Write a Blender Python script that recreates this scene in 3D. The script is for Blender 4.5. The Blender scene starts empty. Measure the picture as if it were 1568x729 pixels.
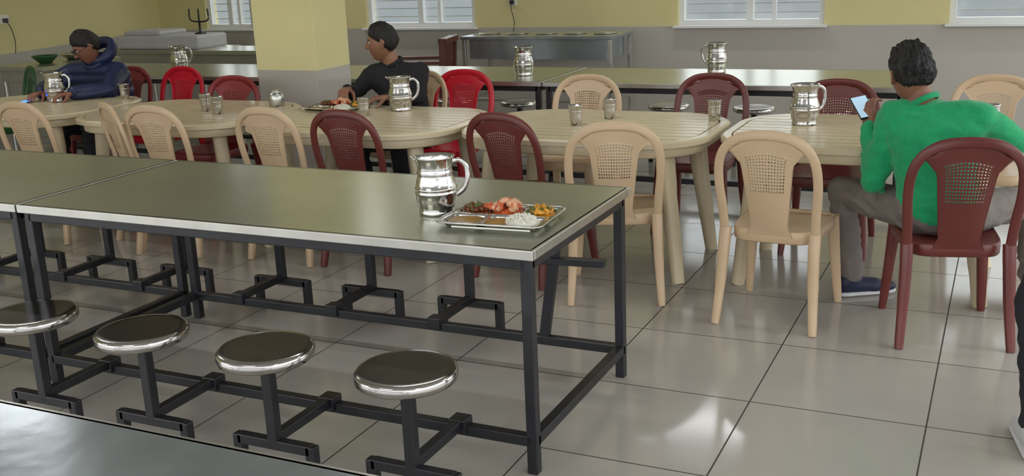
import bpy, bmesh, math, random
import numpy as np
from mathutils import Vector as V3, Matrix, noise
random.seed(4)
sc=bpy.context.scene
# ---------------------------------------------------------------- materials
def mat(name,col,rough=.5,metal=0.,nscale=0,namp=.08,bump=0,bscale=40,spec=.5,coat=0,emit=0,sheen=0):
    m=bpy.data.materials.new(name);m.use_nodes=True
    nt=m.node_tree;b=nt.nodes['Principled BSDF']
    b.inputs['Base Color'].default_value=(*col,1);b.inputs['Roughness'].default_value=rough
    b.inputs['Metallic'].default_value=metal;b.inputs['Specular IOR Level'].default_value=spec
    b.inputs['Coat Weight'].default_value=coat
    if sheen:b.inputs['Sheen Weight'].default_value=sheen
    if emit:
        b.inputs['Emission Color'].default_value=(*col,1);b.inputs['Emission Strength'].default_value=emit
    tc=nt.nodes.new('ShaderNodeTexCoord')
    if nscale:
        n=nt.nodes.new('ShaderNodeTexNoise');n.inputs['Scale'].default_value=nscale;n.inputs['Detail'].default_value=5
        nt.links.new(tc.outputs['Object'],n.inputs['Vector'])
        r=nt.nodes.new('ShaderNodeMapRange');r.inputs['From Min'].default_value=.3;r.inputs['From Max'].default_value=.7
        r.inputs['To Min'].default_value=1-namp;r.inputs['To Max'].default_value=1+namp
        nt.links.new(n.outputs['Fac'],r.inputs['Value'])
        x=nt.nodes.new('ShaderNodeVectorMath');x.operation='SCALE';x.inputs[0].default_value=col
        nt.links.new(r.outputs[0],x.inputs['Scale']);nt.links.new(x.outputs[0],b.inputs['Base Color'])
    if bump:
        n2=nt.nodes.new('ShaderNodeTexNoise');n2.inputs['Scale'].default_value=bscale;n2.inputs['Detail'].default_value=4
        nt.links.new(tc.outputs['Object'],n2.inputs['Vector'])
        bp=nt.nodes.new('ShaderNodeBump');bp.inputs['Strength'].default_value=bump;bp.inputs['Distance'].default_value=.01
        nt.links.new(n2.outputs['Fac'],bp.inputs['Height']);nt.links.new(bp.outputs['Normal'],b.inputs['Normal'])
    return m
def s2l(r,g,b):
    f=lambda c:(c/255/12.92 if c/255<=.04045 else ((c/255+.055)/1.055)**2.4)
    return (f(r),f(g),f(b))
M={}
M['beige']=mat('plastic_beige',s2l(206,178,144),.38,nscale=6,namp=.05)
M['maroon']=mat('plastic_maroon',s2l(104,46,40),.36,nscale=6,namp=.08)
M['red']=mat('plastic_red',s2l(196,26,46),.34,nscale=6,namp=.06)
M['darkred']=mat('plastic_dark_red',s2l(132,38,42),.36,nscale=6,namp=.06)
M['green']=mat('plastic_green',s2l(36,82,44),.4,nscale=6)
M['tablep']=mat('plastic_cream',s2l(208,194,162),.27,nscale=5,namp=.05)
M['tableg']=mat('plastic_cream_groove',s2l(105,88,62),.6,nscale=5)
M['steeltop']=mat('steel_sheet',s2l(180,181,163),.24,.72,nscale=3,namp=.07,bump=.06,bscale=6)
M['steelgrey']=mat('steel_sheet_worn',s2l(165,173,177),.2,.75,nscale=7,namp=.12,bump=.25,bscale=5)
M['steelrim']=mat('steel_rim',s2l(196,195,188),.3,.9,nscale=8)
M['steel']=mat('polished_steel',s2l(208,207,204),.16,1,nscale=9,namp=.05,bump=.12,bscale=25)
M['seat']=mat('seat_steel',s2l(192,189,185),.15,1,nscale=5,namp=.15,bump=.06,bscale=9)
M['black']=mat('black_paint',s2l(28,29,33),.38,nscale=12,namp=.3)
M['white']=mat('white_frame',s2l(225,226,224),.4,nscale=4,namp=.03)
M['wood']=mat('dark_wood',s2l(95,50,36),.4,nscale=15,namp=.2)
M['cloth']=mat('white_cloth',s2l(190,190,192),.8,nscale=6,bump=.4,bscale=8)
M['skinA']=mat('skin_brown',s2l(138,92,70),.5,nscale=20,namp=.06)
M['skinB']=mat('skin_brown_b',s2l(146,102,78),.5,nscale=20,namp=.06)
M['lip']=mat('lip',s2l(118,66,58),.45,nscale=10)
M['hair']=mat('black_hair',s2l(22,19,18),.5,nscale=60,namp=.5,bump=.8,bscale=120)
M['eye']=mat('eye_white',s2l(215,210,205),.2,nscale=5);M['iris']=mat('eye_iris',s2l(30,18,12),.1,nscale=5)
M['sweater']=mat('green_sweater',s2l(20,160,100),.85,nscale=30,namp=.08,bump=.35,bscale=90,sheen=.2)
M['gpants']=mat('grey_trousers',s2l(122,114,108),.85,nscale=20,namp=.1,bump=.3,bscale=60)
M['tee']=mat('black_tshirt',s2l(24,24,26),.85,nscale=20,namp=.2,bump=.3,bscale=60)
M['dpants']=mat('dark_trousers',s2l(26,27,34),.8,nscale=20,namp=.2)
M['puffer']=mat('navy_puffer',s2l(26,38,74),.45,nscale=10,namp=.2)
M['navyshoe']=mat('navy_shoe',s2l(30,34,62),.6,nscale=20);M['sole']=mat('white_sole',s2l(205,205,205),.6,nscale=20)
M['whiteshoe']=mat('white_shoe',s2l(200,200,198),.5,nscale=20)
M['phone']=mat('phone_body',s2l(30,32,38),.2,nscale=5)
M['screen']=mat('phone_screen',s2l(170,200,220),.2,emit=.6)
M['screenb']=mat('phone_screen_blue',s2l(40,90,255),.2,emit=5)
M['rice']=mat('rice',s2l(226,223,208),.6,nscale=60,namp=.06,bump=.3,bscale=150)
M['dal']=mat('dal',s2l(164,124,52),.25,nscale=20,namp=.2)
M['curry']=mat('brown_curry',s2l(110,56,28),.35,nscale=40,namp=.4,bump=.8)
M['carrot']=mat('orange_veg',s2l(200,96,54),.4,nscale=30,namp=.2)
M['onion']=mat('onion',s2l(218,166,130),.4,nscale=30,namp=.2)
M['yveg']=mat('yellow_veg',s2l(212,148,44),.4,nscale=40,namp=.3)
M['herb']=mat('herb',s2l(80,95,35),.5,nscale=30)
M['plasticw']=mat('socket_plastic',s2l(225,222,210),.4,nscale=5)
M['lampw']=mat('tube_glow',(.97,.98,1.),.4,emit=8.)

# ---------------------------------------------------------------- mesh builder
class MB:
    def __init__(s): s.V=[];s.F=[];s.M=[];s.S=[];s.mi=0;s.sm=False;s.X=Matrix()
    def add(s,vs,fs,sm=None,mi=None):
        o=len(s.V);s.V+=[tuple(s.X@V3(v)) for v in vs]
        for f in fs:
            s.F.append([i+o for i in f]);s.M.append(s.mi if mi is None else mi);s.S.append(s.sm if sm is None else sm)
    def box(s,c,d,R=None,mi=None):
        vs=[]
        for x in(-.5,.5):
            for y in(-.5,.5):
                for z in(-.5,.5):
                    v=V3((x*d[0],y*d[1],z*d[2]))
                    if R: v=R@v
                    vs.append(v+V3(c))
        s.add(vs,[(0,1,3,2),(4,6,7,5),(0,4,5,1),(2,3,7,6),(0,2,6,4),(1,5,7,3)],False,mi)
    def beam(s,p,q,a,b=None,up=(0,0,1),a2=None,b2=None,mi=None):
        b=b or a;a2=a2 or a;b2=b2 or b
        p=V3(p);q=V3(q);t=(q-p).normalized();u=V3(up)
        if abs(t.dot(u))>.95:u=V3((0,1,0))
        sd=t.cross(u).normalized();n=sd.cross(t)
        vs=[]
        for P,A,Bb in((p,a,b),(q,a2,b2)):
            for i,j in((-1,-1),(1,-1),(1,1),(-1,1)): vs.append(P+sd*i*A/2+n*j*Bb/2)
        s.add(vs,[(3,2,1,0),(4,5,6,7),(0,1,5,4),(1,2,6,5),(2,3,7,6),(3,0,4,7)],False,mi)
    def sweep(s,P,A,Bb=None,up=(0,0,1),n=10,e=1.,closed=False,mi=None,cap=True):
        P=[V3(p) for p in P];k=len(P)
        A=A if hasattr(A,'__len__') else [A]*k
        Bb=A if Bb is None else (Bb if hasattr(Bb,'__len__') else [Bb]*k)
        vs=[];fs=[]
        for i,p in enumerate(P):
            a=P[(i-1)%k] if (closed or i>0) else p;b=P[(i+1)%k] if (closed or i<k-1) else p
            t=(b-a).normalized();u=V3(up)
            if abs(t.dot(u))>.97:u=V3((1,.1,0))
            sd=t.cross(u).normalized();nn=sd.cross(t).normalized()
            for j in range(n):
                w=2*math.pi*j/n;c,d=math.cos(w),math.sin(w)
                c=math.copysign(abs(c)**e,c);d=math.copysign(abs(d)**e,d)
                vs.append(p+sd*A[i]*c+nn*Bb[i]*d)
        m=k if closed else k-1
        for i in range(m):
            i2=(i+1)%k
            for j in range(n):
                j2=(j+1)%n;fs.append((i*n+j,i*n+j2,i2*n+j2,i2*n+j))
        s.add(vs,fs,True,mi)
        if cap and not closed:
            s.add(vs[:n],[tuple(range(n))[::-1]],False,mi);s.add(vs[-n:],[tuple(range(n))],False,mi)
    def lathe(s,prof,c=(0,0,0),n=32,mi=None,sm=True):
        vs=[];fs=[]
        for r,z in prof:
            for j in range(n):
                w=2*math.pi*j/n;vs.append((c[0]+r*math.cos(w),c[1]+r*math.sin(w),c[2]+z))
        for i in range(len(prof)-1):
            for j in range(n):
                j2=(j+1)%n;fs.append((i*n+j,i*n+j2,(i+1)*n+j2,(i+1)*n+j))
        s.add(vs,fs,sm,mi)
    def ell(s,c,r,R=None,nu=16,nv=10,mi=None,amp=0,sc_=30):
        vs=[];fs=[]
        for i in range(nv+1):
            th=math.pi*i/nv
            for j in range(nu):
                w=2*math.pi*j/nu;v=V3((math.sin(th)*math.cos(w)*r[0],math.sin(th)*math.sin(w)*r[1],math.cos(th)*r[2]))
                if R:v=R@v
                v+=V3(c)
                if amp:v+= (v-V3(c)).normalized()*noise.noise(v*sc_)*amp
                vs.append(v)
        for i in range(nv):
            for j in range(nu):
                j2=(j+1)%nu;fs.append((i*nu+j,(i+1)*nu+j,(i+1)*nu+j2,i*nu+j2))
        s.add(vs,fs,True,mi)
    def mesh(s,name,mats):
        me=bpy.data.meshes.new(name);me.from_pydata(s.V,[],s.F)
        for m in mats: me.materials.append(m)
        me.polygons.foreach_set('material_index',s.M);me.polygons.foreach_set('use_smooth',s.S)
        me.update();return me
    def obj(s,name,mats,loc=(0,0,0),rz=0,parent=None,bevel=0):
        return put(name,s.mesh(name,mats),loc,rz,parent,bevel)
def put(name,me,loc=(0,0,0),rz=0,parent=None,bevel=0):
    o=bpy.data.objects.new(name,me);sc.collection.objects.link(o);o.location=loc;o.rotation_euler=(0,0,rz)
    if parent:o.parent=parent
    if bevel:
        b=o.modifiers.new('bevel','BEVEL');b.width=bevel;b.segments=2;b.limit_method='ANGLE';b.angle_limit=.7
    return o
def empty(name,loc=(0,0,0),rz=0):
    o=bpy.data.objects.new(name,None);sc.collection.objects.link(o);o.location=loc;o.rotation_euler=(0,0,rz);return o
def catm(P,k=6):
    P=[V3(p) for p in P];out=[]
    for i in range(len(P)-1):
        p0=P[max(i-1,0)];p1=P[i];p2=P[i+1];p3=P[min(i+2,len(P)-1)]
        for j in range(k):
            t=j/k;out.append(.5*((2*p1)+(p2-p0)*t+(2*p0-5*p1+4*p2-p3)*t*t+(3*p1-p0-3*p2+p3)*t**3))
    out.append(P[-1]);return out

# ---------------------------------------------------------------- room
YW=7.1;DZ=.877;CZ=2.9
def wallmat(name,up,low,dz):
    m=mat(name,up,.55);nt=m.node_tree;b=nt.nodes['Principled BSDF']
    g=nt.nodes.new('ShaderNodeNewGeometry');sx=nt.nodes.new('ShaderNodeSeparateXYZ');nt.links.new(g.outputs['Position'],sx.inputs[0])
    l=nt.nodes.new('ShaderNodeMath');l.operation='GREATER_THAN';l.inputs[1].default_value=dz;nt.links.new(sx.outputs['Z'],l.inputs[0])
    n=nt.nodes.new('ShaderNodeTexNoise');n.inputs['Scale'].default_value=1.6;nt.links.new(g.outputs['Position'],n.inputs['Vector'])
    mx=nt.nodes.new('ShaderNodeMix');mx.data_type='RGBA';nt.links.new(l.outputs[0],mx.inputs['Factor'])
    mx.inputs['A'].default_value=(*low,1);mx.inputs['B'].default_value=(*up,1)
    hs=nt.nodes.new('ShaderNodeHueSaturation');nt.links.new(mx.outputs['Result'],hs.inputs['Color'])
    r=nt.nodes.new('ShaderNodeMapRange');r.inputs['To Min'].default_value=.9;r.inputs['To Max'].default_value=1.1
    nt.links.new(n.outputs['Fac'],r.inputs['Value']);nt.links.new(r.outputs[0],hs.inputs['Value'])
    nt.links.new(hs.outputs[0],b.inputs['Base Color'])
    r2=nt.nodes.new('ShaderNodeMapRange');r2.inputs['To Min'].default_value=.22;r2.inputs['To Max'].default_value=.6
    nt.links.new(l.outputs[0],r2.inputs['Value']);nt.links.new(r2.outputs[0],b.inputs['Roughness'])
    return m
M['wall']=wallmat('painted_wall',s2l(216,206,150),s2l(182,177,168),DZ)
M['ceil']=mat('ceiling_paint',s2l(215,215,212),.7,nscale=1,namp=.03)
def floormat():
    m=mat('floor_tile',(.5,.5,.5),.16);nt=m.node_tree;b=nt.nodes['Principled BSDF'];N=nt.nodes;L=nt.links
    g=N.new('ShaderNodeNewGeometry')
    sub=N.new('ShaderNodeVectorMath');sub.operation='SUBTRACT';sub.inputs[1].default_value=(-.1215,.8128,0);L.new(g.outputs['Position'],sub.inputs[0])
    dv=N.new('ShaderNodeVectorMath');dv.operation='SCALE';dv.inputs['Scale'].default_value=1/.6085;L.new(sub.outputs[0],dv.inputs[0])
    fr=N.new('ShaderNodeVectorMath');fr.operation='FRACTION';L.new(dv.outputs[0],fr.inputs[0])
    fl=N.new('ShaderNodeVectorMath');fl.operation='FLOOR';L.new(dv.outputs[0],fl.inputs[0])
    sx=N.new('ShaderNodeSeparateXYZ');L.new(fr.outputs[0],sx.inputs[0])
    def edge(o):
        a=N.new('ShaderNodeMath');a.operation='SUBTRACT';a.inputs[1].default_value=.5;L.new(o,a.inputs[0])
        c=N.new('ShaderNodeMath');c.operation='ABSOLUTE';L.new(a.outputs[0],c.inputs[0])
        d=N.new('ShaderNodeMath');d.operation='GREATER_THAN';d.inputs[1].default_value=.4955;L.new(c.outputs[0],d.inputs[0]);return d
    mx=N.new('ShaderNodeMath');mx.operation='MAXIMUM';L.new(edge(sx.outputs['X']).outputs[0],mx.inputs[0]);L.new(edge(sx.outputs['Y']).outputs[0],mx.inputs[1])
    wn=N.new('ShaderNodeTexWhiteNoise');L.new(fl.outputs[0],wn.inputs['Vector'])
    ns=N.new('ShaderNodeTexNoise');ns.inputs['Scale'].default_value=5;ns.inputs['Detail'].default_value=6;L.new(g.outputs['Position'],ns.inputs['Vector'])
    ad=N.new('ShaderNodeMath');ad.operation='MULTIPLY_ADD';ad.inputs[1].default_value=.5;L.new(wn.outputs['Value'],ad.inputs[0]);L.new(ns.outputs['Fac'],ad.inputs[2])
    cr=N.new('ShaderNodeMapRange');cr.inputs['From Min'].default_value=.3;cr.inputs['From Max'].default_value=1.2;cr.inputs['To Min'].default_value=.93;cr.inputs['To Max'].default_value=1.05;L.new(ad.outputs[0],cr.inputs['Value'])
    cs=N.new('ShaderNodeVectorMath');cs.operation='SCALE';cs.inputs[0].default_value=s2l(174,170,161);L.new(cr.outputs[0],cs.inputs['Scale'])
    mm=N.new('ShaderNodeMix');mm.data_type='RGBA';L.new(mx.outputs[0],mm.inputs['Factor']);L.new(cs.outputs[0],mm.inputs['A']);mm.inputs['B'].default_value=(*s2l(62,58,52),1)
    L.new(mm.outputs['Result'],b.inputs['Base Color'])
    rr=N.new('ShaderNodeMapRange');rr.inputs['To Min'].default_value=.08;rr.inputs['To Max'].default_value=.17;L.new(ns.outputs['Fac'],rr.inputs['Value'])
    ra=N.new('ShaderNodeMath');ra.operation='MULTIPLY_ADD';ra.inputs[1].default_value=.5;L.new(mx.outputs[0],ra.inputs[0]);L.new(rr.outputs[0],ra.inputs[2])
    L.new(ra.outputs[0],b.inputs['Roughness'])
    bp=N.new('ShaderNodeBump');bp.inputs['Strength'].default_value=.5;bp.inputs['Distance'].default_value=.002;bp.invert=True;L.new(mx.outputs[0],bp.inputs['Height']);L.new(bp.outputs[0],b.inputs['Normal'])
    return m
M['floor']=floormat()
b=MB();b.box((-2.2,1.5,-.05),(13.4,12.4,.1));b.obj('floor',[M['floor']])
b=MB();b.box((-2.2,1.5,CZ+.05),(13.4,12.4,.1));b.obj('ceiling',[M['ceil']])
wins=[(-7.33,-6.66),(-5.11,-3.79),(-1.63,-.28),(.76,2.3)]
SZ=DZ+.005;TZ=2.1
b=MB();x=-8.6
for a,c in wins:
    b.box(((x+a)/2,YW+.1,CZ/2),(a-x,.2,CZ))
    b.box(((a+c)/2,YW+.1,SZ/2),(c-a,.2,SZ));b.box(((a+c)/2,YW+.1,(CZ+TZ)/2),(c-a,.2,CZ-TZ));x=c
b.box(((x+4.4)/2,YW+.1,CZ/2),(4.4-x,.2,CZ))
b.obj('wall_back',[M['wall']])
glass=bpy.data.materials.new('window_glass');glass.use_nodes=True;nt=glass.node_tree;nt.nodes.clear()
o_=nt.nodes.new('ShaderNodeOutputMaterial');t_=nt.nodes.new('ShaderNodeBsdfTransparent');t_.inputs[0].default_value=(.86,.88,.88,1);g_=nt.nodes.new('ShaderNodeBsdfGlossy');g_.inputs['Roughness'].default_value=.05
mx_=nt.nodes.new('ShaderNodeMixShader');mx_.inputs[0].default_value=.08;nt.links.new(t_.outputs[0],mx_.inputs[1]);nt.links.new(g_.outputs[0],mx_.inputs[2]);nt.links.new(mx_.outputs[0],o_.inputs[0])
for i,(a,c) in enumerate(wins):
    b=MB();fw=.05;y=YW+.07
    for xx in(a+fw/2,c-fw/2):b.box((xx,y,(SZ+TZ)/2),(fw,.07,TZ-SZ))
    for zz in(SZ+fw/2,TZ-fw/2):b.box(((a+c)/2,y,zz),(c-a-2*fw,.07,fw))
    b.box(((a+c)/2,y-.01,(SZ+TZ)/2),(.06,.06,TZ-SZ-2*fw))
    b.box(((a+c)/2+(c-a)*.16,y+.01,(SZ+TZ)/2),(.035,.04,TZ-SZ-2*fw))
    z=SZ+.11
    while z<TZ-.06:
        b.box(((a+c)/2,y+.06,z),(c-a-.02,.012,.012),mi=0);z+=.085
    b.box(((a+c)/2,YW-.02,SZ-.008),(c-a+.06,.1,.02),mi=0)
    b.box(((a+c)/2,y+.03,(SZ+TZ)/2),(c-a-.06,.004,TZ-SZ-.06),mi=1)
    b.obj('window_%d'%(i+1),[M['white'],glass])
# left wall (slightly off square)
p=V3((-8.05,YW,0));q=V3((-6.0,-1.4,0));b=MB()
nn=V3((-1,-.24,0)).normalized()
b.beam(p+nn*.08+V3((0,0,CZ/2)),q+nn*.08+V3((0,0,CZ/2)),.16,CZ);b.obj('wall_left',[M['wall']])
M['pillar']=wallmat('painted_pillar',s2l(234,225,166),s2l(190,184,174),DZ)
b=MB();b.box((-3.4,3.57,CZ/2),(.52,.42,CZ));b.obj('pillar',[M['pillar']],bevel=.006)

# ---------------------------------------------------------------- steel canteen table
def canteen_table(name,loc,L,W,near,far,H=.76,strut=False,top='steeltop'):
    b=MB();i=.035;t=.036
    b.box((-L/2,W/2,H-.006),(L-.012,W-.012,.012),mi=0)
    for y in(.009,W-.009): b.beam((0,y,H-.016),(-L,y,H-.016),.018,.032,mi=1)
    for x_ in(-.009,-L+.009): b.beam((x_,.018,H-.016),(x_,W-.018,H-.016),.018,.032,mi=1)
    zt=H-.032-t/2
    for y in(i,W-i): b.beam((-i,y,zt),(-L+i,y,zt),t,t,mi=2)
    for x_ in(-i,-L+i): b.beam((x_,i,zt),(x_,W-i,zt),t,t,mi=2)
    for x_ in(-i,-L+i):
        for y in(i,W-i): b.beam((x_,y,0.0),(x_,y,H-.032),t,t,mi=2)
        b.beam((x_,i,.115),(x_,W-i,.115),t,t,mi=2)
    for y in(i,W-i): b.beam((-i,y,.115),(-L+i,y,.115),t,t,mi=2)
    def stool(x,sgn,full=True):
        y0=i if sgn<0 else W-i;y=(-.28 if sgn<0 else W+.28)
        b.beam((x,y0,.135),(x,y,.135),.034,.034,mi=2)
        b.beam((x,y0-.03,.13),(x,y0+.03,.13),.06,.05,mi=2)
        b.beam((x-.145,y,.115),(x+.145,y,.115),.034,.034,mi=2)
        for dx in(-.145,.145): b.beam((x+dx,y,0),(x+dx,y,.13),.034,.034,mi=2)
        b.beam((x,y,.115),(x,y,.425),.036,.036,mi=2)
        b.lathe([(.0,.412),(.13,.412),(.148,.414),(.155,.420),(.157,.432),(.156,.444),(.150,.451),(.142,.4535),(.12,.452),(0,.452)],(x,y,0),40,mi=3)
    for x in near: stool(x,-1)
    for x in far: stool(x,1)
    if strut:
        b.beam((-.36,W-.035,.12),(-.27,W-.035,.72),.04,.03,mi=2)
        b.beam((-.44,W-.06,.455),(-.10,W-.02,.455),.04,.028,mi=2)
    return b.obj(name,[M[top],M['steelrim'],M['black'],M['seat']],loc,0,bevel=.003)
SX=[-.30,-.82,-1.34,-1.86]
canteen_table('canteen_table',(0,0,0),2.2,.915,SX,[-.86,-1.38,-1.9],strut=True)
canteen_table('canteen_table',(-2.21,0,0),2.2,.915,SX,SX)
canteen_table('canteen_table',(.45,-2.285,0),2.2,.915,[],[],top='steelgrey')
canteen_table('canteen_table',(.72,3.84,0),2.35,.87,[],[-.6,-1.15,-1.8])
canteen_table('canteen_table',(-1.64,3.84,0),2.35,.87,[],[-.7,-1.3,-1.9])
canteen_table('canteen_table',(-4.0,3.84,0),2.28,.87,[],[])

# ---------------------------------------------------------------- plastic chair
def chair_mesh():
    b=MB();b.sm=True
    nx,ny=14,14;vs=[];fs=[]
    def sp(u,v,dz=0):
        w=.20+.018*v;x=u*w;y=.01+v*.21
        rr=(abs(u)**6+abs(v)**6)**(1/6);k=1 if rr<=1 else 1/rr
        x*=k;y=.01+(y-.01)*k
        z=.425-.018*(1-u*u)*(1-v*v)-.012*max(0,v)**6+dz
        return (x,y,z)
    for dz in(0,-.008):
        o=len(vs)
        for j in range(ny+1):
            for i in range(nx+1): vs.append(sp(-1+2*i/nx,-1+2*j/ny,dz))
        for j in range(ny):
            for i in range(nx):
                a=o+j*(nx+1)+i;f=(a,a+1,a+nx+2,a+nx+1);fs.append(f if dz==0 else f[::-1])
    b.add(vs,fs,True)
    ring=[]
    for k in range(40):
        w=2*math.pi*k/40;c,d=math.cos(w),math.sin(w)
        u=math.copysign(abs(c)**.4,c);v=math.copysign(abs(d)**.4,d);q=sp(u,v);ring.append((q[0],q[1],.400))
    b.sweep(ring,.006,.028,n=8,e=.6,closed=True)
    yb=lambda z:-.205-.10*((z-.42)/.45)
    half=[(-.205,-.205,.39),(-.212,yb(.52),.52),(-.222,yb(.64),.64),(-.214,yb(.74),.74),(-.180,yb(.805),.805),(-.12,yb(.845),.845),(-.06,yb(.858),.858)]
    pts=half+[(0,yb(.861),.861)]+[(-x,y,z) for x,y,z in half[::-1]]
    P=catm(pts,5);b.sweep(P,[.021]*len(P),[.011]*len(P),up=(0,-1,.2),n=12,e=.6)
    nu,nv=35,61;g={}
    def hw(v):
        if v<.12:return .105-.02*(v/.12)
        if v<.80:return .085+.035*((v-.12)/.68)
        return .12+.075*((v-.8)/.2)**1.5*(1) if v<.97 else .15
    for side in(0,1):
        for j in range(nv+1):
            v=j/nv;z=.40+v*.445
            for i in range(nu+1):
                u=-1+2*i/nu;x=u*hw(v)
                zz=z-(.035*u*u if v>.85 else .035*u*u*max(0,(v-.7)/.15) if v>.7 else 0)
                y=yb(zz)-.018*(1-u*u)*math.sin(math.pi*min(1,v*1.0))+(-.0025 if side else .0025)
                g[(side,i,j)]=len(b.V);b.V.append((x,y,zz))
    def hole(i,j): return i%2==1 and j%2==1 and 5<=i<=nu-6 and 29<=j<=51
    def addf(f):b.F.append(list(f));b.M.append(0);b.S.append(True)
    for j in range(nv):
        for i in range(nu):
            if hole(i,j):
                for (a,c) in(((i,j),(i+1,j)),((i+1,j),(i+1,j+1)),((i+1,j+1),(i,j+1)),((i,j+1),(i,j))):
                    addf((g[(0,*a)],g[(0,*c)],g[(1,*c)],g[(1,*a)]))
                continue
            addf((g[(0,i,j)],g[(0,i,j+1)],g[(0,i+1,j+1)],g[(0,i+1,j)]));addf((g[(1,i,j)],g[(1,i+1,j)],g[(1,i+1,j+1)],g[(1,i,j+1)]))
    for j in range(nv):
        for i in(0,nu): addf((g[(0,i,j)],g[(1,i,j)],g[(1,i,j+1)],g[(0,i,j+1)]))
    for sx in(-1,1):
        b.sweep(catm([(sx*.205,-.20,.43),(sx*.207,-.222,.33),(sx*.215,-.245,.16),(sx*.226,-.275,0)],4),[.026,.026,.026,.026,.025,.025,.024,.024,.022,.021,.02,.019,.017],[.022]*8+[.018]*5,up=(0,1,0),n=12,e=.55)
        b.sweep(catm([(sx*.190,.185,.42),(sx*.197,.195,.33),(sx*.210,.21,.16),(sx*.222,.232,0)],4),[.03,.029,.028,.027,.026,.025,.024,.023,.022,.021,.02,.018,.016],[.026]*5+[.022]*4+[.017]*4,up=(0,1,0),n=12,e=.55)
    b.V=[(x*.95,y,z) for x,y,z in b.V]
    return b.mesh('plastic_chair',[M['beige']])
CH=chair_mesh()
def chair(col,tx,ty,deg,name='plastic_chair'):
    r=math.radians(deg);o=put(name,CH,(tx-.30*math.sin(r),ty+.30*math.cos(r),0),r)
    o.material_slots[0].link='OBJECT';o.material_slots[0].material=M[col];return o
for c in[('beige',-4.12,1.66,0),('beige',-3.49,1.74,-30),('beige',-3.10,1.68,0),('beige',-2.36,1.74,-4),('maroon',-1.86,1.74,-4),('maroon',-.98,1.80,-12),
         ('beige',-.33,1.65,18),('beige',.37,1.55,-4),('maroon',1.15,1.56,14),
         ('red',-4.48,3.50,176),('darkred',-3.60,3.02,182),('red',-2.06,3.52,182),('beige',-1.10,3.34,180),('maroon',-.35,3.48,180),('maroon',.41,3.28,182),('beige',1.20,3.56,178),
         ('beige',-2.32,3.44,165),('darkred',-4.96,3.46,176),('green',-6.0,3.4,150)]:
    chair(*c)

# ---------------------------------------------------------------- plastic table
def ptable_mesh():
    b=MB();L,W=1.35,.98;H=.73
    def outline(hx,hy,r,k=12):
        pts=[]
        for sx,sy,a0 in((1,1,0),(-1,1,90),(-1,-1,180),(1,-1,270)):
            for i in range(k+1):
                a=math.radians(a0+90*i/k);pts.append((sx*(hx-r)+r*math.cos(a),sy*(hy-r)+r*math.sin(a)))
        return pts
    O=outline(L/2,W/2,.33);n=len(O)
    I=outline(L/2-.05,W/2-.05,.28);J=outline(L/2-.012,W/2-.012,.32)
    rings=[(O,H-.03),(O,H-.008),(J,H),(I,H),(I,H-.012)]
    vs=[];fs=[]
    for R_,z in rings: vs+=[(x,y,z) for x,y in R_]
    for i in range(len(rings)-1):
        for j in range(n):
            j2=(j+1)%n;fs.append((i*n+j,i*n+j2,(i+1)*n+j2,(i+1)*n+j))
    b.add(vs,fs,False,0)
    b.add([(x,y,H-.012) for x,y in I],[tuple(range(n))],False,1)
    b.add([(x,y,H-.03) for x,y in O],[tuple(range(n))[::-1]],False,0)
    hx,hy,r=L/2-.05,W/2-.05,.28;N=10;w=2*hy/N
    def xe(y):
        y=abs(y)
        if y<=hy-r:return hx
        d=y-(hy-r);return hx-r+math.sqrt(max(0,r*r-d*d))
    for k in range(N):
        y0=-hy+k*w+.0065;y1=y0+w-.013
        ys=[y0+(y1-y0)*t/4 for t in range(5)]
        L_=[(-xe(y)+.010,y) for y in ys];R_=[(xe(y)-.010,y) for y in ys]
        loop=R_+L_[::-1];m_=len(loop)
        v=[(x,y,H-.012) for x,y in loop]+[(x,y,H) for x,y in loop]
        b.add(v,[tuple(range(m_,2*m_))]+[(j,(j+1)%m_,(j+1)%m_+m_,j+m_) for j in range(m_)],False,0)
    ap=outline(L/2-.05,W/2-.05,.28)
    b.sweep([(x,y,H-.055) for x,y in ap],.008,.03,n=8,e=.6,closed=True,mi=0)
    for sx in(-1,1):
        for sy in(-1,1):
            b.sweep(catm([(sx*.465,sy*.285,H-.03),(sx*.485,sy*.295,.5),(sx*.525,sy*.31,.2),(sx*.55,sy*.325,0)],4),
              [.05,.049,.048,.046,.044,.042,.04,.038,.036,.034,.032,.03,.029],[.042]*5+[.036]*4+[.03]*4,up=(sx,-sy,0),n=12,e=.6,mi=0)
    return b.mesh('plastic_table',[M['tablep'],M['tableg']])
PT=ptable_mesh()
for x,y in[(.67,2.50),(-.71,2.42),(-2.09,2.36),(-3.46,2.40),(-4.88,2.46)]: put('plastic_dining_table',PT,(x,y,0))

# ---------------------------------------------------------------- jugs, tumblers
def jug_mesh():
    b=MB()
    b.lathe([(0,.0),(.060,0),(.063,.004),(.063,.012),(.060,.016),(.066,.03),(.070,.055),(.0715,.075),(.0745,.078),(.0715,.081),(.0715,.09),(.0745,.093),(.0715,.096),(.068,.115),(.062,.135),(.060,.142),(.064,.147),(.060,.152),(.061,.17),(.066,.19),(.070,.2),(.0715,.203),(.069,.204),(.064,.19),(.058,.165),(.058,.14),(.066,.10),(.066,.05),(.058,.01),(0,.008)],n=40)
    b.sweep(catm([(.061,0,.18),(.085,0,.186),(.108,0,.165),(.112,0,.125),(.098,0,.085),(.070,0,.062)],5),.0085,.004,up=(0,1,0),n=10)
    b.sweep(catm([(-.06,0,.19),(-.074,0,.2),(-.082,0,.207)],3),[.018,.016,.014,.012,.01,.008,.006][:7],.004,up=(0,0,1),n=8)
    return b.mesh('steel_jug',[M['steel']])
JG=jug_mesh()
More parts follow.
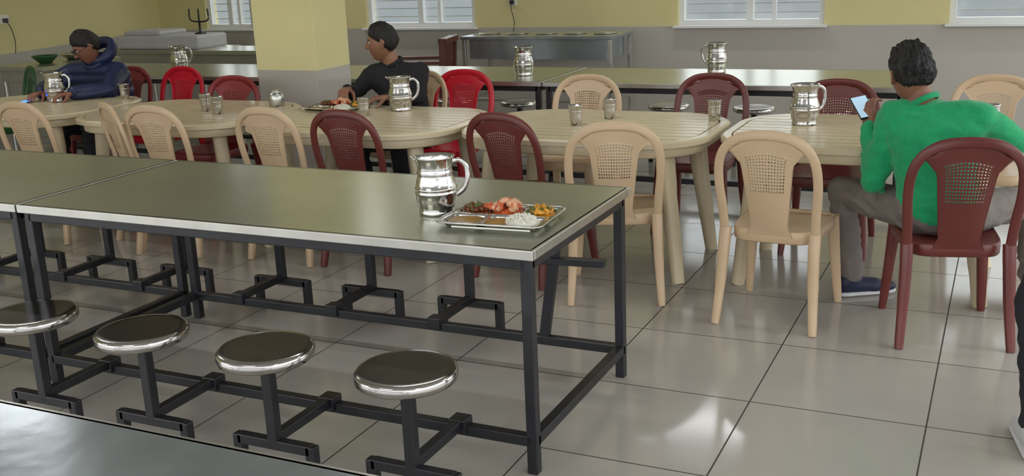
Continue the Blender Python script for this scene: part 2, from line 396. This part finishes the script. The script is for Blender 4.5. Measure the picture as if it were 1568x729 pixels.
for x,y,z,a in[(-.52,.35,.76,25),(-2.06,2.68,.73,25),(.34,2.63,.73,40),(-4.85,2.60,.73,20),(-1.93,4.20,.76,100),(-.59,4.50,.76,170),(-5.15,4.2,.76,20)]:
    put('steel_jug',JG,(x,y,z),math.radians(a))
b=MB();b.lathe([(0,0),(.028,0),(.030,.003),(.033,.05),(.0365,.105),(.038,.108),(.036,.108),(.032,.05),(.028,.006),(0,.006)],n=28)
b.lathe([(.0345,.075),(.0358,.077),(.0348,.079)],n=28);TU=b.mesh('steel_tumbler',[M['steel']])
for x,y in[(-.80,2.37),(-.70,2.62),(-.13,2.66),(1.2,2.73),(-3.34,2.42),(-3.17,2.33),(-4.38,2.78),(-2.17,2.44)]: put('steel_tumbler',TU,(x,y,.73))
b=MB();b.lathe([(0,0),(.045,0),(.05,.01),(.05,.07),(.04,.085),(.034,.088),(.034,.1),(.036,.102),(0,.104)],n=28);b.obj('steel_canister',[M['steelrim']],(-3.0,2.70,.73))

# ---------------------------------------------------------------- compartment tray with food
def tray(name,loc,rz,food=True):
    E=empty(name,loc,rz);L,W=.37,.285
    comps=[(-.118,.065,.052,.055),(0,.065,.056,.055),(.118,.065,.052,.055),(-.105,-.062,.065,.058),(.065,-.062,.10,.058)]
    def sd(x,y,c):
        r=.02;dx=abs(x-c[0])-(c[2]-r);dy=abs(y-c[1])-(c[3]-r)
        return math.hypot(max(dx,0),max(dy,0))+min(max(dx,dy),0)-r
    b=MB();nx,ny=90,70;vs=[];fs=[]
    for j in range(ny+1):
        for i in range(nx+1):
            x=-L/2+L*i/nx;y=-W/2+W*j/ny;d=min(sd(x,y,c) for c in comps)
            t=min(1,max(0,-d/.009));z=.021-.018*t*t*(3-2*t)
            ed=min(L/2-abs(x),W/2-abs(y))
            if ed<.004:z+=.002
            rr=.03;dx=abs(x)-(L/2-rr);dy=abs(y)-(W/2-rr)
            if dx>0 and dy>0:
                h=math.hypot(dx,dy)
                if h>rr:x=math.copysign(L/2-rr+dx*rr/h,x);y=math.copysign(W/2-rr+dy*rr/h,y)
            vs.append((x,y,z))
    for j in range(ny):
        for i in range(nx):
            a=j*(nx+1)+i;fs.append((a,a+1,a+nx+2,a+nx+1))
    b.add(vs,fs,True)
    rim=[]
    for sx,sy,a0 in((1,1,0),(-1,1,90),(-1,-1,180),(1,-1,270)):
        for i in range(6):
            a=math.radians(a0+18*i);rim.append((sx*(L/2-.03)+.03*math.cos(a),sy*(W/2-.03)+.03*math.sin(a),.021))
    b.sweep(rim,.004,.0035,n=8,closed=True)
    b.box((0,0,.0015),(L-.09,W-.07,.003))
    b.obj('tray_plate',[M['steel']],parent=E)
    if not food:return E
    def heap(nm,c,m,h,rough,seed=0,lvl=.006):
        b=MB();n=26;vs=[];fs=[]
        for j in range(n+1):
            for i in range(n+1):
                u=-1+2*i/n;v=-1+2*j/n
                r=max(abs(u),abs(v));q=math.hypot(u,v) or 1;k=r/q
                x=c[0]+u*k*c[2]*.97;y=c[1]+v*k*c[3]*.97
                z=lvl+h*(1-r*r)+rough*noise.noise(V3((x*70+seed,y*70,seed)))*min(1,(1-r)*4)
                vs.append((x,y,z))
        for j in range(n):
            for i in range(n):
                a=j*(n+1)+i;fs.append((a,a+1,a+n+2,a+n+1))
        b.add(vs,fs,True);b.obj(nm,[m],parent=E)
    def chunks(nm,c,mats,n,r,h,z0=.012,seed=1,stick=False):
        rnd=random.Random(seed);b=MB()
        for i in range(n):
            a=rnd.random()*6.28;q=math.sqrt(rnd.random())*.82
            x=c[0]+math.cos(a)*q*c[2];y=c[1]+math.sin(a)*q*c[3];z=z0+h*(1-q*q)+rnd.random()*.004
            R=Matrix.Rotation(rnd.random()*3,3,(rnd.random(),rnd.random(),rnd.random()))
            s=r*(.7+.6*rnd.random())
            b.ell((x,y,z),(s*(2 if stick else 1.1),s*.8,s*.65),R,10,7,mi=rnd.randrange(len(mats)),amp=s*.5,sc_=120)
        b.obj(nm,mats,parent=E)
    heap('brown_curry',comps[0],M['curry'],.016,.006,3,.012)
    chunks('curry_pieces',comps[0],[M['curry'],M['herb'],M['curry']],44,.009,.018,.016,2)
    heap('salad_base',comps[1],M['carrot'],.020,.006,5,.012)
    chunks('salad_pieces',comps[1],[M['carrot'],M['onion'],M['onion'],M['onion']],50,.012,.038,.016,3)
    heap('vegetable_base',comps[2],M['yveg'],.014,.004,7,.012)
    chunks('vegetable_pieces',comps[2],[M['yveg'],M['yveg'],M['herb'],M['dal']],50,.008,.020,.015,4,True)
    heap('dal',comps[3],M['dal'],.001,.0008,9,.014)
    heap('rice_bed',(.095,-.055,.066,.054),M['rice'],.024,.008,11,.012)
    chunks('rice_grains',(.092,-.055,.062,.050),[M['rice']],170,.0042,.024,.013,6,True)
    heap('dal_pool',(.015,-.062,.05,.054),M['dal'],.002,.001,13,.014)
    chunks('carrot_pieces',(-.065,.06,.03,.03),[M['carrot']],10,.010,.014,.022,8)
    return E
tray('meal_tray',(-.252,.315,.76),math.radians(4))
tray('meal_tray',(-2.50,2.64,.73),math.radians(-5))
# ---------------------------------------------------------------- background furniture
def worktable(name,loc,L,W,H,rail=True):
    b=MB();b.box((0,0,H-.02),(L,W,.04),mi=0);b.box((0,0,H-.09),(L-.06,W-.06,.10),mi=0)
    for sx in(-1,1):
        for sy in(-1,1):b.lathe([(.02,0),(.02,H-.04)],(sx*(L/2-.05),sy*(W/2-.05),0),16,mi=1)
    if rail:
        b.box((0,0,.2),(L-.08,W-.08,.02),mi=0)
    return b.obj(name,[M['steeltop'],M['steelrim']],loc,0,bevel=.004)
b=MB();L,W,H=1.55,.6,.855
b.box((0,0,H-.015),(L,W,.03),mi=0);b.box((0,-.01,H-.12),(L-.14,W-.12,.20),mi=0)
for sx in(-1,1):
    for sy in(-1,1):b.beam((sx*(L/2-.03),sy*(W/2-.03),0),(sx*(L/2-.03),sy*(W/2-.03),H-.03),.035,mi=1)
    b.beam((sx*(L/2-.03),-(W/2-.03),.25),(sx*(L/2-.03),W/2-.03,.25),.03,mi=1)
b.beam((-(L/2-.03),-(W/2-.03),.25),(L/2-.03,-(W/2-.03),.25),.03,mi=1)
for k in range(5):b.lathe([(.10,0),(.11,.004),(.11,.012),(0,.014)],(-.6+.3*k,0,H),24,mi=1)
b.obj('steel_serving_counter',[M['steelgrey'],M['steelrim']],(-2.78,6.6,0),0,bevel=.004)
worktable('steel_work_table',(-6.62,5.75,0),1.25,.6,.80)
b=MB();b.box((0,0,.07),(1.1,.45,.14),mi=0);b.box((-.2,0,.16),(.5,.4,.05),mi=0);b.obj('cloth_covered_crates',[M['cloth']],(-6.65,5.75,.80),0,bevel=.03)
worktable('steel_work_table',(-5.45,5.4,0),.85,.5,.83)
b=MB()
b.lathe([(.06,0),(.06,.01),(.012,.02),(.010,.2),(0,.2)],n=16)
for dx in(-.12,0,.12): b.sweep(catm([(0,0,.12),(dx*.6,0,.125),(dx,0,.15),(dx,0,.25)],3),.008,n=8)
b.obj('candle_stand',[M['black']],(-6.25,5.75,.94),0)
b=MB()
for sx in(-1,1):
    b.beam((sx*.25,-.25,0),(sx*.25,-.25,.64),.045);b.beam((sx*.25,.25,0),(sx*.25,.30,.88),.045);b.beam((sx*.25,-.28,.66),(sx*.25,.28,.66),.06,.03)
b.box((0,0,.40),(.5,.5,.06))
b.beam((-.25,.30,.85),(.25,.30,.85),.05,.08,up=(0,1,0))
for k in range(5):b.beam((-.18+.09*k,.265,.43),(-.18+.09*k,.295,.83),.04,.02)
b.obj('wooden_armchair',[M['wood']],(-3.84,5.98,0),math.radians(-75),bevel=.004)
worktable('steel_work_table',(-6.62,4.25,0),.6,.9,.82)
b=MB();b.lathe([(0,0),(.05,0),(.11,.06),(.115,.07),(.105,.065),(.045,.01),(0,.01)],n=28);b.obj('green_bowl',[M['green']],(-6.62,4.1,.82))
b=MB();b.lathe([(0,0),(.07,0),(.14,.05),(.145,.055),(.13,.05),(.06,.01),(0,.01)],n=28);b.obj('steel_basin',[M['steel']],(-6.62,4.45,.82))
def socket(name,loc,rz,cable):
    b=MB();b.box((0,-.008,0),(.085,.016,.085));b.box((0,-.03,-.01),(.04,.035,.04),mi=1)
    b.sweep(catm(cable,5),.004,n=8,mi=1);return b.obj(name,[M['plasticw'],M['black']],loc,rz,bevel=.003)
socket('wall_socket',(-3.35,YW,1.14),0,[(0,-.045,-.02),(.0,-.05,-.08),(.02,-.03,-.2),(.0,-.02,-.3)])
socket('wall_socket',(-7.17-.14,4.3,1.2),math.radians(90)-.237,[(0,-.045,-.02),(.03,-.05,-.08),(.06,-.03,-.2),(.05,-.02,-.32)])

# ---------------------------------------------------------------- people
def sphere_pts(c,r,ax=None):
    out=[]
    for i in range(1,8):
        th=math.pi*i/8
        for j in range(12):
            w=2*math.pi*j/12;v=V3((math.sin(th)*math.cos(w),math.sin(th)*math.sin(w),math.cos(th)))
            if ax: out.append(V3(c)+ax[0]*v.x*r[0]+ax[1]*v.y*r[1]+ax[2]*v.z*r[2])
            else: out.append(V3(c)+v*r)
    return out
def hulls_to_mesh(groups,voxel,smooth):
    bm=bmesh.new()
    for g in groups:
        t=bmesh.new()
        for p in g:t.verts.new(p)
        res=bmesh.ops.convex_hull(t,input=t.verts)
        junk=[v for v in res['geom_interior'] if isinstance(v,bmesh.types.BMVert)]
        if junk:bmesh.ops.delete(t,geom=junk,context='VERTS')
        loose=[v for v in t.verts if not v.link_faces]
        if loose:bmesh.ops.delete(t,geom=loose,context='VERTS')
        bmesh.ops.recalc_face_normals(t,faces=t.faces)
        me=bpy.data.meshes.new('t');t.to_mesh(me);bm.from_mesh(me);t.free();bpy.data.meshes.remove(me)
    me=bpy.data.meshes.new('tmp');bm.to_mesh(me);bm.free()
    o=bpy.data.objects.new('tmp',me);sc.collection.objects.link(o)
    r=o.modifiers.new('r','REMESH');r.mode='VOXEL';r.voxel_size=voxel;r.use_smooth_shade=True
    if smooth:
        s=o.modifiers.new('s','SMOOTH');s.factor=.5;s.iterations=smooth
    dg=bpy.context.evaluated_depsgraph_get();ev=o.evaluated_get(dg);m2=ev.to_mesh()
    Vs=[v.co.copy() for v in m2.vertices];Ns=[v.normal.copy() for v in m2.vertices];Fs=[list(p.vertices) for p in m2.polygons]
    ev.to_mesh_clear();bpy.data.objects.remove(o);bpy.data.meshes.remove(me)
    return Vs,Ns,Fs
def cone(a,b_,ra,rb): return sphere_pts(a,ra)+sphere_pts(b_,rb)
def hand(b,wrist,d,nrm,side,mi,curl=.5,thumb=1):
    d=V3(d).normalized();n=V3(nrm);n=(n-d*n.dot(d)).normalized();x=d.cross(n).normalized()*side
    w=V3(wrist);T=lambda p:w+x*p[0]+d*p[1]+n*p[2]
    g=[]
    for k,(fx,r) in enumerate([(.028,.011),(.010,.0115),(-.009,.011),(-.026,.010)]): g.append(cone(T((fx*.6,.0,0)),T((fx,.078-abs(fx-.008)*.15,0)),.018,r))
    g.append([q for fx in(-.022,.024) for yy in(.012,.072) for q in sphere_pts(T((fx,yy,-.001)),.0125)])
    lens=[(.040,.024,.02),(.045,.028,.021),(.041,.026,.02),(.032,.02,.018)]
    for k,fx in enumerate([.028,.0095,-.009,-.0265]):
        p=V3((fx,.078-abs(fx-.008)*.15,0));a=curl*.5
        for s,l in enumerate(lens[k]):
            q=p+V3((fx*.06,math.cos(a)*l,-math.sin(a)*l));r0=.0092-.001*s-(.001 if k==3 else 0)
            g.append(cone(T(p),T(q),r0,r0-.0009));p=q;a+=curl*(.9 if s==0 else .6)
    p=V3((.024,.018,-.004));dirs=[(.028,.026,-.010,.0135,.011),(.010,.028,-.014,.0105,.0095),(.0,.022,-.010,.0095,.008)]
    for dx,dy,dz,r0,r1 in dirs:
        q=p+V3((dx,dy,dz*(1+curl)));g.append(cone(T(p),T(q),r0,r1));p=q
    Vs,_,Fs=hulls_to_mesh(g,.0032,2);b.add(Vs,Fs,True,mi)
def head(b,c,fwd,up,mi_skin,mi_hair,mi_lip,mi_eye,mi_iris,hairh=.014,messy=.005,glasses=None,beard=False,sc_=1.):
    f=V3(fwd).normalized();u=V3(up);u=(u-f*u.dot(f)).normalized();r=f.cross(u).normalized();c=V3(c)
    T=lambda p:c+(r*p[0]+f*p[1]+u*p[2])*sc_
    nu,nv=96,72;vs=[];tags=[];G=lambda a,m,s:math.exp(-((a-m)/s)**2)
    for i in range(nv+1):
        th=math.pi*i/nv
        for j in range(nu):
            w=2*math.pi*j/nu;x=math.sin(th)*math.sin(w);y=math.sin(th)*math.cos(w);z=math.cos(th)
            px,py,pz=x*.076,y*.097,z*.118
            if z<0:
                k=(-z);px*=1-.26*k**1.3
                if y<0:py*=1-.42*k
                else: py*=1-.05*k
            if y>0:
                py*=.93
                fr=min(1,y*2.5)
                nz=0
                if -.30<z<.22: nz=((.22-z)/.46)**1.2 if z>-.24 else max(0,(z+.30)/.06)
                py+=fr*.030*nz*G(x,0,.13+.07*max(0,min(1,(.05-z)/.3)))
                py-=fr*.011*(G(abs(x),.40,.17)*G(z,.08,.12))
                py+=fr*.005*G(abs(x),.36,.24)*G(z,.24,.07)
                py+=fr*.006*G(x,0,.26)*(G(z,-.44,.045)+G(z,-.55,.05))
                py-=fr*.003*G(x,0,.3)*G(z,-.495,.02)
                py+=fr*.012*G(x,0,.35)*G(z,-.85,.16)
                py+=fr*.004*G(abs(x),.55,.2)*G(z,-.12,.2)
            t=.50*max(0,y)**.8+.02 if y>=0 else .02-.46*min(1,(-y)*1.6)
            if abs(x)>.75 and y>-.2:t=max(t,.10)
            t+=.05*noise.noise(V3((x*9,y*9,3)))
            h=(z-t)/.12
            if h>0:
                k=min(1,h);k=k*k*(3-2*k);n_=V3((px,py,pz)).normalized()
                an=math.atan2(x,y+.001);big=min(1,max(0,(z-t)/.5))
                st=noise.noise(V3((an*5,z*1.6,2)))+.6*noise.noise(V3((px*60,py*60,pz*28)))+.5*noise.noise(V3((px*110,py*110,pz*50)))
                q=V3((px,py,pz))+n_*(hairh*k*(.45+.55*big)+messy*k*(.3+.7*big)*st*1.3);px,py,pz=q
            vs.append(T((px,py,pz)));tags.append((x,y,z,h))
    b.add(vs,[],True)
    o=len(b.V)-len(vs)
    for i in range(nv):
        for j in range(nu):
            j2=(j+1)%nu;a=i*nu+j;x,y,z,h=tags[a];m=mi_skin
            if h>0:m=mi_hair
            elif y>.4 and abs(x)<.24 and -.60<z<-.40:m=mi_lip
            elif y>.4 and .18<abs(x)<.58 and .215<z<.285:m=mi_hair
            elif beard and y>.4 and abs(x)<.3 and -.40<z<-.31:m=mi_hair
            b.F.append([o+i*nu+j,o+(i+1)*nu+j,o+(i+1)*nu+j2,o+i*nu+j2]);b.M.append(m);b.S.append(True)
    R=Matrix((r,f,u)).transposed()
    for s in(-1,1):
        b.ell(T((s*.030,.0745,.0095)),(.0125,.0105,.0095),R,14,10,mi=mi_eye)
        b.ell(T((s*.030,.0835,.0095)),(.0052,.003,.0052),R,12,8,mi=mi_iris)
        b.sweep([T((s*(.030+.015*math.cos(a)),.082-.004*abs(math.cos(a)),.0095+.0085*math.sin(a))) for a in [math.pi*k/8 for k in range(9)]],.0022,n=6,mi=mi_skin)
        ear=[T((s*(.078+.010*math.sin(math.pi*k/10)),-.004-.022*math.sin(math.pi*k/10)+.006*k/10,.030-.062*k/10)) for k in range(11)]
        b.sweep(ear,[.005,.007,.0075,.0075,.007,.0065,.006,.006,.0065,.007,.005],n=10,mi=mi_skin)
        b.ell(T((s*.078,-.010,.0)),(.005,.016,.027),R,12,8,mi=mi_skin)
        b.ell(T((s*.0095,.104,-.026)),(.0065,.007,.005),R,10,8,mi=mi_skin)
    if glasses is not None:
        for s in(-1,1):
            b.sweep([T((s*.031+.021*math.cos(2*math.pi*k/20),.097,.008+.016*math.sin(2*math.pi*k/20))) for k in range(20)],.0022,n=6,closed=True,mi=glasses)
            b.sweep([T((s*.052,.095,.012)),T((s*.079,.05,.012)),T((s*.082,-.01,.012))],.002,n=6,mi=glasses)
        b.sweep([T((-.01,.1,.010)),T((.01,.1,.010))],.002,n=6,mi=glasses)
def person(name,J,P):
    J={k:V3(v) for k,v in J.items()};bulk=P.get('bulk',1.);tb=P.get('tbulk',bulk)
    side=(J['shR']-J['shL']).normalized();up=(J['chest']-J['pelvis']).normalized();fwd=up.cross(side).normalized()
    side=fwd.cross(up).normalized();ax=(side,fwd,up)
    hs=(J['hipR']-J['hipL']).normalized();hf=V3((0,0,1)).cross(hs).normalized();hax=(hs,hf,V3((0,0,1)))
    waist=J['pelvis'].lerp(J['chest'],.45);bx=P.get('belly',0)
    Pp=sphere_pts(J['pelvis'],(.165*bulk,.115*bulk,.095),hax);Wp=sphere_pts(waist+fwd*bx*.4,(.148*tb,.108*tb+bx,.09),ax)
    Cp=sphere_pts(J['chest'],(.162*tb,.118*tb,.11),ax);Sp=sphere_pts(J['shL']+(-side*0),.062*tb)+sphere_pts(J['shR'],.062*tb)
    nb=J['neck']
    g=[Pp,Pp+Wp,Wp+Cp,Cp+Sp,Sp+sphere_pts(nb-up*.035,(.075,.065,.04),ax)]
    g.append(cone(nb-up*.03,J['head']-(J['head']-nb)*.15,.056,.054))
    seg=[(nb-up*.01,J['head'],.05,'skin')]
    for s in'LR':
        g.append(cone(J['sh'+s],J['el'+s],.058*tb,.047*tb));g.append(cone(J['el'+s],J['wr'+s],.047*tb,.034*tb))
        hp=J['hip'+s];kn=J['kn'+s];an=J['an'+s]
        g.append(cone(hp,kn,.092*P.get('leg',1),.066*P.get('leg',1)));g.append(cone(kn,an+V3((0,0,.03)),.064*P.get('leg',1),.050*P.get('leg',1)))
        seg+=[(J['sh'+s],J['el'+s],.053*tb,'top'),(J['el'+s],J['wr'+s],.042*tb,P.get('forearm','top'))]
        seg+=[(hp,kn,.078,'pants'),(kn,an,.06,'pants')]
    seg+=[(waist,J['chest'],.14*tb,'top'),(J['shL'],J['shR'],.07,'top'),(J['hipL']-V3((0,0,.01)),J['hipR']-V3((0,0,.01)),.10,'pants'),(J['pelvis']+up*.10,waist,.14,'top')]
    Vs,Ns,Fs=hulls_to_mesh(g,.012,5)
    labs={'top':0,'pants':1,'skin':2}
    A=np.array([list(s[0]) for s in seg]);B_=np.array([list(s[1]) for s in seg]);Rr=np.array([s[2] for s in seg])
    fc=np.array([list(sum((Vs[i] for i in f),V3())/len(f)) for f in Fs]);AB=B_-A
    t=np.clip(((fc[:,None,:]-A)*AB).sum(-1)/(AB*AB).sum(-1),0,1);D=np.linalg.norm(fc[:,None,:]-(A+t[...,None]*AB),axis=-1)-Rr
    lab=[labs[seg[k][3]] for k in D.argmin(1)]
    amp=P.get('fold',.007);out=[]
    vl=[0]*len(Vs)
    for f,l in zip(Fs,lab):
        for i in f:vl[i]=max(vl[i],l)
    for i,v in enumerate(Vs):
        if vl[i]==2: out.append(v);continue
        q=V3((v.x*7,v.y*7,v.z*13));k=noise.noise(q)+.5*noise.noise(q*2.3)
        k=1-abs(k)*2.2
        if P.get('puff'): k=abs(math.sin((v.z+.25*(v-J['chest']).dot(fwd))*math.pi/.075))*1.6-.6
        out.append(v+Ns[i]*amp*k)
    b=MB();b.V=[tuple(v) for v in out];b.F=Fs;b.M=lab;b.S=[True]*len(Fs)
    for s in'LR':
        an,to=J['an'+s],J['toe'+s];d=(to-an);d.z=0;d.normalize();z=V3((0,0,1));sd_=d.cross(z)
        h=V3((an.x,an.y,0))-d*.03
        gg=[sphere_pts(h+z*.055,(.04,.036,.045),(d,sd_,z))+sphere_pts(h+d*.14+z*.045,(.05,.042,.035),(d,sd_,z)),
            sphere_pts(h+d*.13+z*.042,(.05,.044,.034),(d,sd_,z))+sphere_pts(h+d*.21+z*.036,(.045,.040,.026),(d,sd_,z)),
            cone(h+z*.07,an+z*.01,.042,.044)]
        v_,_,f_=hulls_to_mesh(gg,.006,3);b.add(v_,f_,True,7)
        sp=[sphere_pts(h+z*.014,(.046,.04,.014),(d,sd_,z))+sphere_pts(h+d*.20+z*.014,(.058,.045,.014),(d,sd_,z))]
        v_,_,f_=hulls_to_mesh(sp,.006,1);b.add(v_,f_,True,8)
        el,wr=J['el'+s],J['wr'+s];dr=(wr-el).normalized()
        tt=dr.orthogonal().normalized();bt=dr.cross(tt)
        if P.get('forearm','top')=='top':
            b.sweep([wr-dr*.0+(tt*math.cos(a)+bt*math.sin(a))*.031*tb for a in[2*math.pi*k/20 for k in range(20)]],.007,.012,up=dr,n=8,closed=True,mi=0)
        hd=P['hand'+s];hand(b,wr+dr*.012,hd[0],hd[1],hd[2],2,hd[3])
    nk=(J['head']-nb).normalized();tt=nk.orthogonal().normalized();bt=nk.cross(tt)
    b.sweep([nb+nk*.006+(tt*math.cos(a)+bt*math.sin(a))*P.get('collar',.062) for a in[2*math.pi*k/24 for k in range(24)]],P.get('cthick',.009),P.get('cheight',.013),up=nk,n=8,closed=True,mi=0)
    head(b,J['head'],P['face'],P.get('hup',(0,0,1)),2,3,4,5,6,P.get('hairh',.014),P.get('messy',.005),P.get('glasses'),P.get('beard',False))
    if P.get('hood'):
        hv=[nb-fwd*.05+up*.03+ (side*math.cos(a)*.11+fwd*math.sin(a)*.10-fwd*.02+up*(.02-.035*math.sin(a))) for a in[2*math.pi*k/28 for k in range(28)]]
        b.sweep(hv,.035,.045,up=up,n=12,closed=True,mi=0)
    return b.obj(name,P['mats'])
def mats(top,pants,skin,shoe,sole,extra='black'): return [M[top],M[pants],M[skin],M['hair'],M['lip'],M['eye'],M['iris'],M[shoe],M[sole],M[extra]]
person('man_in_green_sweater',dict(pelvis=(1.04,1.86,.505),chest=(.99,1.90,.80),shL=(.825,1.95,.895),shR=(1.165,1.90,.905),neck=(.945,1.935,.955),head=(.885,1.965,1.062),
  elL=(.765,1.92,.61),wrL=(.725,2.03,.82),elR=(1.31,2.02,.785),wrR=(1.14,2.22,.785),hipL=(.95,1.88,.495),hipR=(1.13,1.90,.495),knL=(.60,2.18,.50),knR=(1.40,2.20,.50),
  anL=(.66,2.16,.085),toeL=(.83,2.27,.03),anR=(1.42,2.15,.085),toeR=(1.47,2.33,.03)),
  dict(mats=mats('sweater','gpants','skinA','navyshoe','sole'),bulk=1.08,face=(-.45,.85,-.28),hairh=.024,messy=.015,fold=.009,
  handL=((-.2,.35,.8),(-.5,-.6,.2),1,.9),handR=((-.8,.5,0),(0,0,1),1,.5)))
person('man_in_black_tshirt',dict(pelvis=(-2.28,3.16,.505),chest=(-2.31,3.12,.80),shL=(-2.20,3.17,.905),shR=(-2.47,3.03,.905),neck=(-2.345,3.09,.965),head=(-2.39,3.04,1.10),
  elL=(-2.15,3.06,.755),wrL=(-2.24,2.83,.785),elR=(-2.60,2.99,.765),wrR=(-2.56,2.86,.82),hipL=(-2.19,3.14,.495),hipR=(-2.37,3.13,.495),knL=(-2.12,2.74,.50),knR=(-2.42,2.72,.50),
  anL=(-2.12,2.78,.085),toeL=(-2.12,2.6,.03),anR=(-2.40,2.78,.085),toeR=(-2.42,2.6,.03)),
  dict(mats=mats('tee','dpants','skinB','navyshoe','sole'),bulk=.97,face=(-.90,-.42,-.05),hairh=.016,messy=.005,beard=True,
  handL=((-.7,-.6,-.05),(0,0,1),-1,.8),handR=((.3,-.9,.0),(0,-.2,1),-1,1.0)))
person('man_in_navy_jacket',dict(pelvis=(-4.93,3.24,.505),chest=(-4.92,3.14,.78),shL=(-4.70,3.06,.875),shR=(-5.12,3.04,.875),neck=(-4.90,3.05,.955),head=(-4.89,2.97,1.075),
  elL=(-4.60,2.86,.785),wrL=(-4.74,2.66,.785),elR=(-5.24,2.86,.785),wrR=(-5.03,2.64,.785),hipL=(-4.84,3.22,.495),hipR=(-5.02,3.22,.495),knL=(-4.78,2.80,.50),knR=(-5.08,2.80,.50),
  anL=(-4.76,2.75,.085),toeL=(-4.75,2.56,.03),anR=(-5.08,2.75,.085),toeR=(-5.10,2.56,.03)),
  dict(mats=mats('puffer','dpants','skinA','navyshoe','sole'),bulk=1.05,tbulk=1.28,puff=True,fold=.010,hood=True,collar=.075,cthick=.02,cheight=.03,face=(-.45,-.8,-.45),hairh=.018,glasses=9,
  handL=((-.5,-.8,-.05),(0,0,1),-1,.7),handR=((.1,-1,-.05),(0,0,1),-1,.7)))
person('man_standing',dict(pelvis=(1.62,.85,.90),chest=(1.62,.85,1.22),shL=(1.44,.86,1.34),shR=(1.80,.86,1.34),neck=(1.62,.85,1.42),head=(1.62,.88,1.56),
  elL=(1.40,.84,1.08),wrL=(1.42,.92,.86),elR=(1.84,.84,1.08),wrR=(1.83,.92,.86),hipL=(1.52,.85,.85),hipR=(1.72,.85,.85),knL=(1.40,.86,.47),knR=(1.73,.88,.47),
  anL=(1.425,.70,.09),toeL=(1.39,.90,.03),anR=(1.74,.86,.09),toeR=(1.75,1.05,.03)),
  dict(mats=mats('tee','dpants','skinA','whiteshoe','sole'),face=(0,1,0),handL=((0,.2,-1),(-1,0,0),1,.4),handR=((0,.2,-1),(1,0,0),-1,.4)))
def phone(name,c,R,scr):
    b=MB();b.box((0,0,0),(.072,.009,.15),mi=0);b.box((0,-.0048,0),(.066,.001,.142),mi=1)
    o=b.obj(name,[M['phone'],M[scr]],bevel=.003);o.location=c;o.rotation_euler=R;return o
phone('smartphone',(.685,2.09,.905),(math.radians(-60),math.radians(-10),math.radians(25)),'screen')
phone('smartphone',(-5.03,2.47,.7365),(math.radians(-90),0,math.radians(20)),'screenb')

# ---------------------------------------------------------------- lights
def area(name,loc,sx,sy,power,col=(1,1,1),rot=(0,0,0)):
    l=bpy.data.lights.new(name,'AREA');l.shape='RECTANGLE';l.size=sx;l.size_y=sy;l.energy=power;l.color=col
    o=bpy.data.objects.new(name,l);sc.collection.objects.link(o);o.location=loc;o.rotation_euler=rot;return o
for x in(-5.2,-1.3,2.6):
    for y in(-2.2,2.0,6.4):
        b=MB();b.box((0,0,-.02),(1.25,.10,.04),mi=0);b.sweep([(-.6,0,-.055),(.6,0,-.055)],.014,n=12,mi=1)
        b.obj('tube_light',[M['white'],M['lampw']],(x,y,CZ));area('tube_lamp_light',(x,y,CZ-.08),1.2,.06,11,(.98,.98,1.0))
w=bpy.data.worlds.new('World');sc.world=w;w.use_nodes=True;nt=w.node_tree;bg=nt.nodes['Background']
tc=nt.nodes.new('ShaderNodeTexCoord');sx=nt.nodes.new('ShaderNodeSeparateXYZ');nt.links.new(tc.outputs['Generated'],sx.inputs[0])
rp=nt.nodes.new('ShaderNodeValToRGB');nt.links.new(sx.outputs['Z'],rp.inputs[0])
cr_=rp.color_ramp;cr_.elements[0].position=.0;cr_.elements[0].color=(.16,.172,.178,1);cr_.elements[1].position=.14;cr_.elements[1].color=(.96,.98,1.0,1)
e=cr_.elements.new(.03);e.color=(.24,.256,.262,1)
nt.links.new(rp.outputs[0],bg.inputs[0]);bg.inputs[1].default_value=3.3
# ---------------------------------------------------------------- camera
cam=bpy.data.cameras.new('camera');co=bpy.data.objects.new('camera',cam);sc.collection.objects.link(co);sc.camera=co
cam.sensor_width=36;cam.lens=1608/1568*36;cam.clip_start=.05
yaw,pitch,roll=-.447,.2677,-.04097
cy,sy=math.cos(yaw),math.sin(yaw);cp,sp_=math.cos(pitch),math.sin(pitch)
f=V3((sy*cp,cy*cp,-sp_));r=V3((cy,-sy,0));u=r.cross(f);cr,sr=math.cos(roll),math.sin(roll)
r2=r*cr+u*sr;u2=-r*sr+u*cr
m=Matrix((r2,u2,-f)).transposed().to_4x4();m.translation=V3((1.261,-2.769,1.64));co.matrix_world=m
sc.view_settings.view_transform='Standard';sc.view_settings.look='None'
